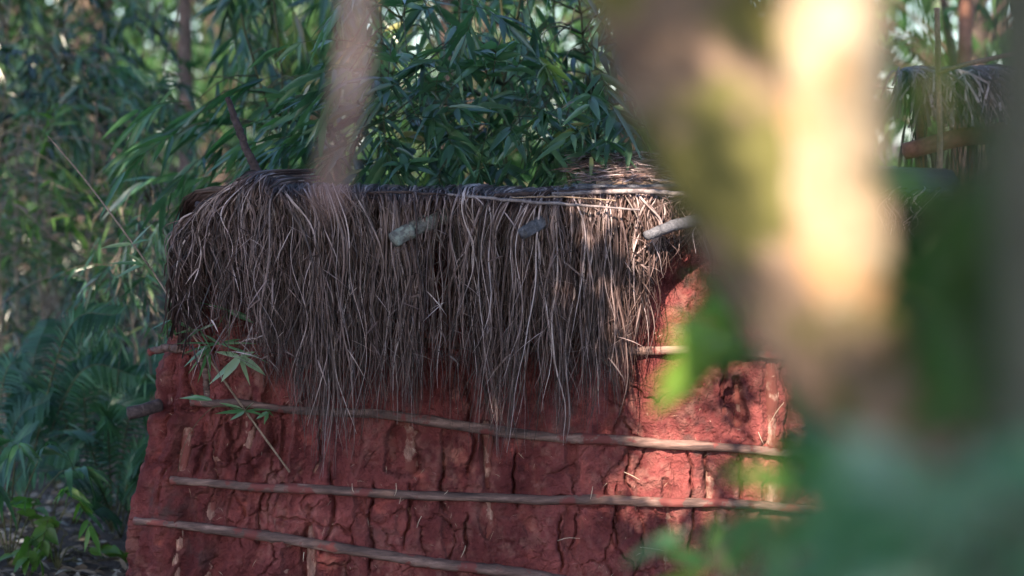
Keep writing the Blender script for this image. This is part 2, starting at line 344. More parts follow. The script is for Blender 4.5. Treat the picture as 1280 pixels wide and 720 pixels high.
HOLES=[(455,560,7,30,.02),(560,560,7,34,.022),(460,640,9,24,.018),(715,575,7,30,.02),(345,470,7,34,.022),(430,470,7,24,.02),(250,560,10,40,.03),(560,670,9,26,.02),(512,655,8,16,.016),(285,630,10,20,.02),(322,640,9,22,.018),(775,640,7,26,.02),(370,640,8,20,.018),(715,665,9,24,.018),(509,560,19,32,.045),(607,560,10,42,.03),(370,540,6,50,.03),(285,553,11,36,.02),(322,545,12,30,.022),(775,492,5,22,.02),(830,665,9,50,.022),
       (886,612,9,30,.02),(405,690,8,40,.03),(395,700,18,26,.02),(640,640,14,12,.012),(606,650,10,22,.014),(665,655,10,12,.012),(922,505,13,24,.05),(962,520,10,90,.012),
       (962,650,9,60,.012),(1030,520,9,80,.012),(250,690,12,36,.02),(195,700,9,36,.05),(190,445,11,14,.03),(352,545,5,22,.02),(515,470,10,30,.02)]
V,F,st,so_=wall()
mesh_obj('mud_wall',V,F,M['mud'],hut,attr={'stain':st,'soot':so_})
# posts inside the wall
for px,off,rad in [(250,.0,.022),(285,-.004,.022),(322,-.004,.02),(370,-.002,.016),(405,0,.024),(512,.008,.028),(455,.02,.02),(560,.03,.02),(607,-.002,.02),(660,.012,.02),
                   (715,.03,.02),(775,.0,.014),(830,-.002,.018),(886,0,.018),(922,.035,.018),(963,-.016,.026),(1031,-.014,.022),(1100,0,.02)]:
    g=Geo(); x=at(px,550,0)[0]; yy=rad+.018+off
    k=.14*max(0,min(1,(-.2-x)/.95))
    tube(g,[(x-k+.02,yy,.02),(x-k*.5+.01,yy+.004,.5),(x,yy-.003,.95),(x+.01,yy,1.32)],[rad*1.1,rad,rad*.85],n=40,k=14,wob=.0012,bump=.22,seed=px)
    g.build('wall_post',M['post'],hut)
# battens tied across the front
def batten(pp,r,y=-.014,name='batten',m='batten',bump=.10):
    g=Geo(); C=[at(a,b,y+(c[0] if c else 0)) for a,b,*c in pp]
    r=list(np.array(r)*.93); C=spline(C,14)+rng.normal(0,.0022,(14,3)); tube(g,C,r,n=120,k=14,wob=.0005,bump=bump*1.9,nodes=random.choice([5,7]),seed=pp[0][0]); return g.build(name,M[m],hut)
batten([(240,505,.02),(275,503),(330,508),(420,515),(500,521),(640,542),(760,549),(850,556),(960,565),(1060,574),(1160,585)],[.014,.013,.017,.018,.016,.017])
batten([(214,600,.02),(300,606),(420,614),(520,618),(640,623),(760,625),(880,628),(960,633),(1060,640)],[.013,.016,.015,.016,.017,.015])
batten([(168,651,.03),(260,661),(340,672),(420,684),(520,700),(620,713),(720,730),(900,760)],[.013,.018,.019,.020,.019])
batten([(300,424,.01),(360,424),(470,428),(600,432),(760,436),(900,440),(1000,444)],[.014,.016,.015])
batten([(186,440,.06),(215,436,.02),(250,445,.02),(262,500,.03)],[.012,.014,.012])
# stub on the left
g=Geo(); tube(g,[at(160,517,-.02),at(178,513,-.01),at(200,506,.03)],[.021,.02,.022],n=14,k=14,bump=.12); g.build('pole_stub',M['dead'],hut)
#g=Geo(); tube(g,[at(236,395,-.02),at(205,480,.03),at(188,560,.02),at(172,640,.0),at(160,700,-.02)],[.007,.010,.010,.009],n=50,k=10,bump=.2); g.build('corner_pole',M['dead'],hut)
# roof: layered thatch bed on top
def roof():
    g=Geo(); ax=np.linspace(XL+.13,XR+.05,60); ay=np.linspace(-.12,DEP,40)
    X,Y=np.meshgrid(ax,ay,indexing='ij')
    Zt=1.335+.022*fbm(X*8,Y*8,3)+np.clip((X-.1)/.4,0,1)*np.clip(Y+.02,0,.35)*.26-np.clip(-Y-.02,0,1)**1.5*.5
    i,j=np.meshgrid(np.arange(59),np.arange(39),indexing='ij'); q=i*40+j
    top=np.stack([X,Y,Zt],-1).reshape(-1,3); bot=top-np.array([0,0,.05])
    Ft=np.stack([q,q+40,q+41,q+1],-1).reshape(-1,4); g.add(top,Ft,.2); g.add(bot,Ft[:,::-1],.1)
    e=np.concatenate([np.arange(0,59)*40])
    side=np.stack([e,e+2400,e+2440,e+40],-1); g.Q.append(side)
    e=np.arange(0,39); side=np.stack([e,e+1,e+2401,e+2400],-1); g.Q.append(side)
    return g.build('roof_bed',M['thatch'],hut)
roof()
# hanging thatch fringe
EX=[214,235,260,300,350,385,410,430,460,500,540,580,612,640,670,705,745,785,805,830,855,880,905,960,1100]
EY=[395,405,400,425,470,500,575,560,500,505,515,505,552,552,530,525,515,450,350,318,312,308,315,320,330]
def fringe():
    g=Geo(); N=6200; NS=24
    px=np.concatenate([rng.uniform(232,905,N-700),rng.uniform(905,1150,700)])
    cid=np.floor(px/7.5+rng.normal(0,.5,N))
    h=lambda s:_h(cid,cid*0+3,s)
    x0=(px-640)/389
    layer=rng.random(N)                 # 0 = inner, 1 = outer
    hole=np.zeros(N)
    for c,wd in ((548,18),(712,8),(850,16)): hole=np.maximum(hole,np.exp(-((px-c)/wd)**2))
    keep=rng.random(N)>hole*.75
    zend=np.interp(px,EX,EY)+8
    # ragged length: clumps plus single tips
    lenf=np.clip(.52+.34*h(1)+rng.normal(0,.15,N),.28,1.04); tip=rng.random(N)<.09; lenf=np.where(tip,rng.uniform(.9,1.05,N),lenf)
    ztop=1.355+.02*rng.random(N)+.02*layer+np.clip(.02*(fbm(x0*6,x0*0,3)-.5)*2,-.03,.03)
    ztop+=np.interp(px,[230,250,290,330,345],[-.07,-.01,.05,.03,0])
    zpx=186+8
    zb=1.5-(zend-186)/3022*7.6
    ze=ztop-(ztop-zb)*lenf
    ye=-.13-.11*layer-.03*h(2)+np.clip((x0-.30)*.4,0,.10)   # eave distance
    t=np.linspace(0,1,NS)[None,:]
    ys=np.where(layer>.3,rng.uniform(-.04,.22,N),-.02)
    # path: over the top (first 25%) then down
    u=np.clip(t/.22,0,1); dn=np.clip((t-.12)/.88,0,1)
    yy=ys[:,None]+(ye-ys)[:,None]*np.sin(u*math.pi/2)
    zz=ztop[:,None]-.01*u**2-(ztop-ze)[:,None]*(dn**1.15)
    yy+= (.035*(1-layer)[:,None]+.02)*dn**1.5                # hangs back toward the wall
    lean=(h(4)-.5)*.10+rng.normal(0,.018,N)
    xoff=lean[:,None]*np.sin(dn*math.pi*(.7+.6*h(5)[:,None]))+(h(6)-.5)[:,None]*.06*dn
    # combed arcs: strands start left or right of where they hang
    comb=(vn(x0*3.2,x0*0+7,5)-.3)*.34+(h(11)-.5)*.10+rng.normal(0,.025,N)
    xoff+=comb[:,None]*(1-np.sin(np.clip(t/.42,0,1)*math.pi/2))
    # left corner fans outward
    lf=np.clip((345-px)/110,0,1)[:,None]
    xoff+=lf*(.13*(1-u)+.035-.02*np.sin(dn*2.2))
    wv=np.cumsum(rng.normal(0,1,(N,NS)),1); wv=wv-np.linspace(0,1,NS)[None]*wv[:,-1:]*.3
    ph=h(7)*6.28+rng.normal(0,.8,N); fq=.6+1.0*h(8)+rng.normal(0,.25,N); am=.007+.016*h(9)+rng.uniform(0,.006,N)
    sway=(am[:,None]*np.sin(ph[:,None]+fq[:,None]*6.28*dn))*np.clip(dn*2.2,0,1)
    ph2=rng.uniform(0,6.28,N); sway+=rng.uniform(.0005,.0045,N)[:,None]*dn*np.sin(ph2[:,None]+rng.uniform(2,4.5,N)[:,None]*6.28*dn)*np.clip(dn*2,0,1)
    xx=x0[:,None]+xoff+wv*.0013*dn+sway
    yy=yy+np.cumsum(rng.normal(0,1,(N,NS)),1)*.0022*dn
    yy+=np.where(lf>0,lf*.10,0)
    C=np.stack([xx,yy,zz],-1)[keep]; layer=layer[keep]; n=len(C)
    tw=rng.uniform(0,math.pi,n)[:,None]+np.cumsum(rng.normal(0,.28,(n,NS)),1)
    T=nrm(np.gradient(C,axis=1)); A=nrm(np.cross(T,np.array([0,-1.,.15]))); B=np.cross(T,A)
    tw=np.clip(tw-1.57,-1.1,1.1)
    Sd=A*np.cos(tw)[...,None]+B*np.sin(tw)[...,None]; Nn=np.cross(T,Sd)
    W=((.0010+.0033*rng.random(n)**1.8)[:,None]*np.interp(t[0],[0,.3,.8,1],[1,1,.6,.15])[None])[...,None]
    V=np.stack([C-Sd*W+Nn*W*.5,C-Nn*W*.2,C+Sd*W+Nn*W*.5],2).reshape(-1,3)
    b=np.arange(n)[:,None,None]*(NS*3); i=np.arange(NS-1)[None,:,None]*3; j=np.arange(2)[None,None]; q=b+i+j
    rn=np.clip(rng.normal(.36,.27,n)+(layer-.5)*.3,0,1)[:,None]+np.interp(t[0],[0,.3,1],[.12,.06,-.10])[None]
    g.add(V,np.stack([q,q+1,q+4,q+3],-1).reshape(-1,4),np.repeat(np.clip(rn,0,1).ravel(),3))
    return g
g=fringe()
# the fringe carries on round the left corner
def sidefringe():
    n=1700; NS=12; y0=rng.uniform(-.08,1.45,n); lay=rng.random(n); t=np.linspace(0,1,NS)[None]
    u=np.clip(t/.3,0,1); dn=np.clip((t-.15)/.85,0,1)
    xx=(XL+.25)-(.09+.06*lay)[:,None]*np.sin(u*1.57)-.05*dn+rng.normal(0,.02,(n,1))*(1-u)+np.cumsum(rng.normal(0,.0045,(n,NS)),1)
    yy=y0[:,None]+rng.normal(0,.05,n)[:,None]*dn-.05*dn
    zz=1.34+.04*lay[:,None]-(dn**1.1)*rng.uniform(.25,.5,n)[:,None]
    C=np.stack([xx,yy,zz],-1); W=rng.uniform(.002,.005,n)[:,None,None]*np.ones((n,NS,1)); T=nrm(np.gradient(C,axis=1)); Sd=nrm(np.cross(T,[1.,-.4,.1])); Nn=np.cross(T,Sd)
    V=np.stack([C-Sd*W+Nn*W*.4,C,C+Sd*W+Nn*W*.4],2).reshape(-1,3)
    b=np.arange(n)[:,None,None]*(NS*3); i=np.arange(NS-1)[None,:,None]*3; j=np.arange(2)[None,None]; q=b+i+j
    g.add(V,np.stack([q,q+1,q+4,q+3],-1).reshape(-1,4),np.repeat(np.clip(rng.normal(.35,.2,n),0,1),NS*3))
sidefringe()
n=1000; P=np.stack([rng.uniform(-1.02,.42,n),rng.uniform(-.27,-.17,n),rng.uniform(.85,1.36,n)],1); up_=P[:,2]>1.2
D=np.stack([rng.normal(0,.9,n),rng.normal(-.1,.3,n),-np.abs(rng.normal(.6,.6,n))],1)
leaves(g,P,D,rng.uniform(.02,.11,n),.0015+.006*rng.random(n)**3,droop=.3,nst=4,A=np.clip(rng.normal(.5,.3,n),0,1),curl=.15)
g.build('thatch_fringe',M['thatch'],hut)
# rafter ends
for a,b,r,m in [((490,300,-.27),(566,266,-.17),[.024,.025,.024],'lichen'),((654,291,-.28),(712,266,-.18),[.020,.022,.020],'slate'),((808,295,-.27),(876,274,-.17),[.015,.018,.019],'slate')]:
    g=Geo(); A=at(*a);B=at(*b); tube(g,[A,A*.6+B*.4+np.array([0,0,.006]),B],r,n=26,k=16,bump=.22 if m=='lichen' else .14,wob=.001,seed=a[0]); g.build('rafter',M[m],hut)
# poles lying on the roof edge
for pp,r,m in [([(560,243,-.22),(660,252,-.29),(800,262,-.30)],[.004,.0055,.003],'grey_stick'),([(610,245,-.22),(720,239,-.2),(900,234,-.14)],[.006,.008,.007],'dead'),
               ([(690,243,-.22),(790,239,-.22),(880,245,-.2)],[.006,.008,.007],'grey_stick'),([(745,229,.02),(800,230,.04),(905,226,.05)],[.008,.011,.009],'pale_cane'),
               ([(720,234,-.12),(790,235,-.12),(858,233,-.1)],[.010,.012,.008],'slate'),([(770,221,.1),(850,217,.16),(940,214,.2)],[.008,.012,.012],'batten'),
               ([(345,228,-.12),(400,243,-.18),(470,248,-.24)],[.006,.004,.003],'dead'),([(780,204,.3),(860,200,.36),(950,196,.4)],[.010,.012,.010],'pale_cane'),
               ([(640,247,-.26),(700,246,-.27),(770,251,-.28)],[.002,.003,.002],'pale_cane'),([(420,243,-.22),(500,240,-.22),(590,246,-.22)],[.003,.005,.003],'dead')]:
    g=Geo(); tube(g,[at(*p) for p in pp],r,n=24,k=8,bump=.15,wob=.0008); g.build('roof_stick',M[m],hut)
g=Geo(); tube(g,[at(284,122,.02),at(297,158,.0),at(312,196,-.02),at(334,240,-.04)],[.009,.013,.014,.018],n=40,k=12,bump=.22,wob=.0012); 
tube(g,[at(330,214,-.02),at(352,228,-.02),at(372,238,-.04)],[.009,.006,.004],n=14,k=8,bump=.2); g.build('ridge_stick',M['dead'],hut)
# loose dry grass piled on the roof right
g=Geo(); n=2600; P=np.stack([rng.uniform(.2,1.0,n),rng.uniform(0,.5,n),np.zeros(n)],1); P[:,2]=1.36+np.clip(P[:,1]+.02,0,.35)*.26+rng.uniform(0,.05,n)
D=np.stack([rng.normal(0,1,n),rng.normal(-.3,.6,n),rng.normal(0,.06,n)],1)
leaves(g,P,D,rng.uniform(.03,.12,n),rng.uniform(.002,.005,n),droop=.15,nst=4,A=rng.uniform(.3,1,n)); g.build('roof_straw',M['thatch'],hut)['kind']='stuff'
# straws stuck in the mud
g=Geo(); 
for (a,b) in [((501,622),(499,630)),((741,608),(738,624)),((697,676),(725,673)),((582,682),(576,697)),((495,604),(493,620)),((560,613),(555,618)),((980,503),(962,530)),((948,540),(955,556)),
              ((780,590),(800,600)),((800,684),(830,688)),((440,604),(443,616)),((527,645),(521,660)),((380,690),(379,702))]:
    A=at(*a,-.028);B=at(*b,-.03); tube(g,[A,(A+B)/2+rng.normal(0,.004,3),B],[.001,.0014,.0006],n=6,k=4,A=.6)
n=500; P=np.stack([rng.uniform(-1.15,1.2,n),rng.uniform(-.02,.004,n),rng.uniform(.05,1.0,n)],1)
D=np.stack([rng.normal(0,1,n),rng.normal(0,.15,n),rng.normal(-.3,1,n)],1); leaves(g,P,D,rng.uniform(.006,.03,n),.0014,nst=3,A=rng.random(n)*.6)
g.build('straw_bits',M['straw'],hut)['kind']='stuff'
# ------------------------------------------------------------ plants
def plant(name,label,cat,culms,targets,leaf,mleaf,mstem='twig',nspr=(8,),lL=.15,lW=.026,group=None,ln=.22,nl=(6,11),spread=.9,droop=.3,nst=5,cr=(.008,.004),face=None,stemname='stem',bs=.35):
    """culms: polylines from the ground up; branches reach from a culm to each target and end in leafy sprigs"""
    base=np.array(culms[0][0],float); base[2]=float(ground_z(base[0],base[1]))-.02
    t=thing(name,label,cat,tuple(base),group); gs=Geo(); gl=Geo(); CP=[]
    for c in culms:
        c=np.array(c,float); c[0,2]=float(ground_z(c[0,0],c[0,1]))-.03
        CP.append(tube(gs,c,cr,n=24,k=6,wob=.004,nodes=9))
    CP=np.concatenate(CP)
    for T in targets:
        dd=np.linalg.norm(CP-T,axis=1)+np.abs(CP[:,2]-(T[2]-.05))*.3; k=np.argmin(dd); b=CP[k]; v=T-b; l=np.linalg.norm(v)
        if l>.06:
            mid=(b+T)/2+np.array([0,0,.12*l]); tube(gs,[b,mid,T],[min(.004,cr[1]),.0018],n=7,k=4)
        d=v/max(l,.01)+rng.normal(0,bs,3)
        if face is not None: d=d*.5+np.array(face)+rng.normal(0,bs,3)
        sprig(gl,gs,T,d,ln*rng.uniform(.7,1.2),int(rng.integers(*nl)),lL*rng.uniform(.8,1.15),lW,spread,droop,nst=nst,A=rng.uniform(.05,.9))
    gs.build(stemname,M[mstem],t); gl.build('foliage',M[mleaf],t); return t
def region(n,x0,x1,y0,y1,Y0,Y1):
    return np.array([at(rng.uniform(x0,x1),rng.uniform(y0,y1),rng.uniform(Y0,Y1)) for _ in range(n)])
def culm(px0,Y0,px1,py1,Y1,arch=.2):
    a=at(px0,600,Y0); a[2]=0; b=at(px1,py1,Y1); m=a*.45+b*.55; m[2]+=arch*.3; m[0]=a[0]*.7+b[0]*.3; return [a,m,b]
B='bamboo plants crowding behind the hut'
def bamboo(label,culms,tg,mat='bamboo_leaf',**k):
    return plant('bamboo_plant',label,'bamboo',culms,tg,None,mat,group=B,**k)
bamboo('dense dark bamboo foliage rising just behind the middle of the thatch',[culm(600,1.75,560,-150,1.3),culm(640,1.7,620,-120,1.0),culm(590,1.9,660,-60,.9)],
    np.vstack([region(40,480,690,-30,225,.25,1.2),region(26,450,700,90,228,.2,.5)]),face=(0,-.35,-.3),lL=.145,lW=.026,bs=.7,droop=.2,spread=1.2)
bamboo('bamboo with drooping leaves between the thatch and the blurred forked trunk',[culm(800,1.8,760,-120,1.4),culm(760,1.75,720,-40,.9)],
    np.vstack([region(38,640,830,-20,205,.3,1.2),region(22,640,790,120,200,.25,.5)]),face=(0,-.35,-.3),lL=.145,lW=.026,bs=.7,droop=.2,spread=1.2)
bamboo('bamboo with broad leaves beside the blurred pink vine, behind the thatch',[culm(490,1.75,470,-120,1.2),culm(450,1.8,520,-60,1.0)],
    region(42,430,560,-20,225,.25,1.1),face=(-.1,-.35,-.3),lL=.15,lW=.027,bs=.8,droop=.2,spread=1.2)
bamboo('pale blue-green bamboo leaning left above the dead stick of the hut',[culm(380,2.0,330,-100,1.7),culm(420,2.2,300,20,1.3)],
    np.vstack([region(30,200,420,90,240,.9,1.9),region(18,330,440,130,215,.7,1.2)]),mat='pale_leaf',face=(-.7,-.1,-.15),lL=.17,lW=.024,bs=.4)
bamboo('bamboo overhanging the top of the photo left of the pink vine',[culm(440,3.0,400,-300,2.6),culm(380,3.2,300,-260,2.4)],
    region(34,300,450,-60,90,1.8,3.2),mat='bamboo_leaf',face=(-.1,0,-.8),lL=.19,lW=.03,bs=.4)
bamboo('bamboo whose tips fill the top of the photo above the dense middle clump',[culm(600,3.0,560,-300,2.6),culm(700,3.2,680,-260,2.4)],
    region(60,450,850,-60,110,1.4,3.0),mat='pale_leaf',face=(-.1,0,-.5),lL=.19,lW=.03,bs=.5)
# left undergrowth
U='bushes in the dim undergrowth left of the hut'
def bush(label,culms,tg,mat,**k): return plant('undergrowth_bush',label,'bush',culms,tg,None,mat,group=U,nst=4,mstem='stem',**k)
bush('airy yellow-green fine-leaved bush at the left edge of the photo',[culm(60,3.4,40,150,3.2),culm(110,3.5,120,130,3.3),culm(10,3.4,0,170,3)],
    region(70,-30,200,150,330,2.6,3.8),'yellow_leaf',lL=.12,lW=.014,ln=.25,nl=(6,10),face=(0,-.2,-.1),bs=.6)
bush('tangled fine-leaved bush leaning against the left side of the thatch',[culm(170,2.6,190,240,2.2),culm(200,2.7,150,260,2.4)],
    region(60,110,225,260,430,1.3,2.2),'pale_leaf',lL=.10,lW=.012,ln=.2,nl=(6,10),face=(.2,-.2,-.3),bs=.6)
bush('dark arching bush filling the top left corner of the photo',[culm(60,4.4,90,-60,4.2),culm(0,4.4,20,-80,4.2),culm(150,4.6,190,-20,4.2)],
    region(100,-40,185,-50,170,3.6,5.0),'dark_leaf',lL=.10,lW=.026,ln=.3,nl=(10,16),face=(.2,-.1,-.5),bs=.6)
bush('bluish bush with arching sprays above the yellow-green bush',[culm(140,4.0,130,30,3.7),culm(210,4.0,230,60,3.7)],
    region(38,60,225,50,150,3.2,4.0),'pale_leaf',lL=.12,lW=.018,ln=.3,nl=(9,15),face=(.6,-.1,-.25),bs=.35)
bush('grey-green bush in the dark middle of the left undergrowth',[culm(60,5.2,60,160,5),culm(170,5.2,180,130,5)],
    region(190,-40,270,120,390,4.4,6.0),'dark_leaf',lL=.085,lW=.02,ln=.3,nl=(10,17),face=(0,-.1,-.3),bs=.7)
bush('low dark leafy bush behind the ferns left of the hut',[culm(90,4.2,80,420,4),culm(170,4.2,190,400,4)],
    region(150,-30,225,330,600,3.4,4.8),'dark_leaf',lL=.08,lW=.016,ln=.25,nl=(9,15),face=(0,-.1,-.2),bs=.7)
bush('leafy bush close behind the foot of the hut wall on its left',[culm(160,2.6,165,520,2.4),culm(120,2.8,130,540,2.6)],
    region(22,130,200,480,600,2.0,2.9),'fern',lL=.10,lW=.014,ln=.2,face=(0,-.2,-.2),bs=.7)
# ferns
FP=([0,.04,.1,.16,.23,.3,.38,.45,.53,.6,.68,.75,.83,.9,1],[.2,1,.5,1,.48,.97,.45,.9,.42,.8,.36,.62,.28,.4,.03])
def fern(label,base,fronds,pl=.10,npn=24,mat='fern',pw=.022):
    base=np.array(base,float); base[2]=float(ground_z(base[0],base[1]))
    t=thing('fern',label,'fern',tuple(base),'ferns left of the hut')
    for tip,lift in fronds:
        tip=np.array(tip,float); mid=(base+tip)/2+np.array([0,0,lift])
        gs=Geo(); C=spline([base,mid,tip],40); tube(gs,C,[.004,.003,.0012],n=40,k=5,smoothpath=False)
        u=np.linspace(.25,1,npn); P=np.stack([np.interp(u,np.linspace(0,1,40),C[:,q]) for q in range(3)],1)
        T=nrm(np.gradient(P,axis=0)); nf=np.array([rng.normal(0,.25),-.75,.6]); sd=nrm(np.cross(T,nf)); ll=pl*np.sin(np.clip((u-.18)/.82,0,1)*2.75)**.7*1.0+.008
        gl=Geo()
        for sg in (-1,1):
            leaves(gl,P,sd*sg+T*.35+rng.normal(0,.05,P.shape),ll*rng.uniform(.9,1.1,npn),pw,droop=.28,fold=.15,roll=rng.normal(0,.15,npn),prof=FP,up=nf,A=np.clip(rng.uniform(.2,.8)+rng.normal(0,.15,npn),0,1))
        s=gs.build('frond',M['twig'],t); gl.build('leaflets',M[mat],s).location=(0,0,0)
    return t
def fb(px,Y): a=at(px,600,Y); return a
fern('large fern with a broad arching blue-green frond at the left edge of the photo',fb(20,1.6),[(at(150,392,1.1),.34),(at(-80,420,1.1),.3),(at(175,470,1.6),.3),(at(60,400,2.2),.2)],pl=.085,npn=46,pw=.013)
fern('fern with upright fronds in the middle of the left undergrowth',fb(110,1.9),[(at(200,480,1.5),.22),(at(40,490,1.5),.2),(at(165,510,1.3),.2),(at(10,520,1.7),.2),(at(100,450,1.8),.2)],pl=.11,npn=34,pw=.014)
fern('fern with flat fronds touching the pole stub of the hut',fb(140,1.5),[(at(205,555,1.1),.14),(at(80,540,1.2),.16),(at(185,500,1.5),.2),(at(60,590,1.2),.12),(at(190,600,1.1),.1),(at(130,520,1.2),.18)],pl=.10,npn=32,pw=.013)
fern('low fern spreading over the litter beside the foot of the wall',fb(150,1.4),[(at(195,610,1.0),.08),(at(90,600,1.0),.1),(at(115,640,.9),.06),(at(175,575,1.2),.12)],pl=.085,npn=28,pw=.012)
fern('dark fern at the left edge above the broad-leaved seedling',fb(-20,1.7),[(at(60,500,1.4),.16),(at(30,450,1.7),.25),(at(100,560,1.2),.1),(at(40,540,1.1),.1)],pl=.11,npn=32,pw=.014)
fern('fern in the dark hollow behind the other ferns',fb(70,3.0),[(at(150,430,2.8),.2),(at(0,460,2.6),.2),(at(110,400,2.9),.24),(at(200,450,2.8),.2)],pl=.15,pw=.024)
# seedlings
def seedling(label,base,spr,mat,lL,lW,droop=.6):
    base=np.array(base,float); base[2]=float(ground_z(base[0],base[1]))
    t=thing('seedling',label,'seedling',tuple(base),'broad-leaved seedlings in the bottom left corner'); gs=Geo(); gl=Geo()
    for T in spr:
        T=np.array(T); C=tube(gs,[base,(base+T)/2+np.array([0,0,.05]),T],[.004,.002],n=8,k=5)
        sprig(gl,gs,T,(T-base)*[1,1,.3]+rng.normal(0,.05,3),.16,9,lL,lW,1.0,droop,nst=5,A=.7)
    gs.build('stem',M['twig'],t); gl.build('foliage',M[mat],t)
seedling('seedling with a row of drooping bright leaves at the left edge of the photo',fb(10,.9),[at(-10,565,.8),at(50,570,.8),at(20,560,.7),at(75,590,.8),at(-30,600,.8)],'fern',.12,.03,.9)
seedling('low bright green seedling with pointed leaves above the grey litter',fb(60,1.0),[at(10,625,.9),at(75,612,.9),at(45,640,.9),at(95,620,.9)],'fore_leaf',.10,.032,.35)
seedling('dull green round-leaved seedling standing in the grey litter',fb(70,.8),[at(60,650,.8),at(85,668,.8),at(40,665,.8),at(100,690,.8),at(70,690,.8)],'yellow_leaf',.07,.042,.3)
# thin stems crossing the left undergrowth
SV='thin bare stems crossing the left undergrowth'
for lab,pp,r in [('long pale bare stem slanting down from the top of the left undergrowth',[(20,255,2.2),(70,300,2.2),(140,350,2.4),(250,480,2.6),(300,620,2.8)],.0035),
    ('dark stem rising steeply at the left edge behind the large fern',[(5,640,2.9),(30,480,2.8),(60,390,2.7)],.006),
    ('arched pale stem bowing over the large fern',[(-10,390,2),(40,355,2),(85,344,2),(130,360,2),(170,420,2.1),(180,640,2.2)],.003),
    ('dark crooked stem in the upper left corner',[(30,640,4.2),(20,300,4.2),(30,140,4.2),(80,50,4.2),(120,-60,4.2)],.008),
    ('leaning grey stem left of the dead stick of the hut',[(150,640,3.4),(190,170,3.4),(205,90,3.4),(240,-60,3.4)],.005),
    ('thin stem curving over the tangled bush left of the thatch',[(120,640,2.4),(110,320,2.4),(140,260,2.3),(170,330,2.2),(190,400,2.2)],.0025)]:
    g=Geo(); P=[at(*p) for p in pp]; k=0 if P[0][2]<P[-1][2] else -1; P[k][2]=float(ground_z(P[k][0],P[k][1])) if P[k][2]<.6 else P[k][2]
    tube(g,P,[r,r*.6],n=40,k=6,wob=.002); tag(g.build('bare_stem',M['stem'],None,origin=tuple(P[0])) ,lab,'stem',SV)
# cane leaning in front of the wall with its leafy sprays
cane=thing('bamboo_cane','thin pale bamboo cane with small leaf sprays slanting across the left of the mud wall','bamboo cane',tuple(at(362,590,-.06)))
gs=Geo(); C=tube(gs,[at(60,170,.55),at(112,232,.4),at(190,338,.15),at(232,405,-.06),at(290,490,-.08),at(362,590,-.06)],[.002,.003,.0036,.0036,.003],n=70,k=8,nodes=14)
gs.build('cane',M['stem2'],cane)
gl=Geo()
def fan(px,py,Y,ends,lL,lW,A=.85):
    b=at(px,py,Y)
    for (ex,ey,s) in ends:
        e=at(ex,ey,Y+rng.uniform(-.04,.03)); d=e-b; l=np.linalg.norm(d)
        leaves(gl,[b],[d+np.array([0,0,.12*l])],l*1.12,lW*s*1.35,droop=.12,fold=.25,roll=np.array([rng.choice([-1,1])*rng.normal(1.15,.3)]),A=np.array([np.clip(A+.2+rng.normal(0,.05),0,.95)]))
def tw(pp,r=.0015):
    gt=Geo(); tube(gt,[at(*p) for p in pp],[r,r*.6],n=12,k=4); gt.build('twig',M['twig'],cane)
tw([(238,412,-.08),(262,425,-.12),(300,446,-.14)]); fan(300,446,-.14,[(268,475,1.1),(281,472,1.3),(327,466,1.1),(310,475,.7),(318,440,.6),(270,440,.7),(325,445,.5)],.1,.017)
tw([(222,392,-.08),(250,385,-.1),(288,388,-.12)],.0012); fan(285,388,-.12,[(313,402,1),(286,424,1),(268,418,.8),(243,378,.7),(310,396,.7),(262,382,.5)],.1,.015,.5)
fan(214,400,-.05,[(200,420,.8),(219,418,.8),(240,412,.7),(230,408,.7),(190,412,.6),(205,424,.6)],.1,.012,.7)
fan(275,430,-.12,[(235,440,.6),(222,430,.5),(300,424,.7),(318,430,.6),(330,452,.6),(255,418,.6)],.1,.011,.4)
fan(250,412,-.1,[(228,428,.6),(218,418,.6),(270,405,.6),(262,434,.7)],.1,.011,.3)
fan(262,432,-.1,[(235,455,.7),(250,470,.8),(232,442,.6),(262,470,.9),(240,462,.5)],.1,.014,.5)
tw([(305,512,-.1),(282,508,-.12),(262,512,-.12),(235,545,-.06),(222,590,-.04)],.0014); fan(265,500,-.12,[(228,498,1),(240,494,.7)],.1,.012,.6)
fan(306,514,-.1,[(272,517,.8),(276,504,.7),(290,524,.8),(330,520,.7),(340,513,.6),(318,502,.6),(312,524,.6)],.1,.013,.5)
fan(335,515,-.09,[(322,523,.8),(341,520,.7),(331,528,.7)],.1,.013,.6)
fan(180,330,.12,[(150,345,.8),(160,318,.8),(195,350,.7),(140,330,.8)],.1,.013,.7)
fan(165,305,.2,[(130,310,.8),(150,330,.8),(185,300,.7),(190,280,.6)],.1,.013,.8)
gl.build('foliage',M['pale_leaf'],cane)
# ------------------------------------------------------------ leaf litter
g=Geo(); n=5200; P=np.stack([rng.uniform(-3.4,-.9,n),rng.uniform(-1.,4.5,n),np.zeros(n)],1)
P[:,2]=ground_z(P[:,0],P[:,1])+rng.uniform(.002,.035,n); D=np.stack([rng.normal(0,1,n),rng.normal(0,1,n),rng.normal(0,.22,n)],1)
leaves(g,P,D,rng.uniform(.03,.10,n),rng.uniform(.006,.032,n),droop=.2,fold=.5,nst=4,roll=rng.normal(0,.9,n)); 
tag(g.build('leaf_litter',M['litter'],None,smooth=True),'grey and brown fallen leaves and twigs covering the ground left of the hut','leaf litter',kind='stuff')
g=Geo(); n=9000; P=np.stack([rng.uniform(-8,9,n),rng.uniform(-6,12,n),np.zeros(n)],1); P[:,2]=ground_z(P[:,0],P[:,1])+rng.uniform(.0,.03,n)
D=np.stack([rng.normal(0,1,n),rng.normal(0,1,n),rng.normal(0,.2,n)],1); leaves(g,P,D,rng.uniform(.05,.13,n),rng.uniform(.015,.04,n),droop=.2,fold=.4,nst=3)
tag(g.build('fallen_leaves',M['litter'],None),'thin scatter of dead leaves over the wider forest floor','fallen leaves',kind='stuff')
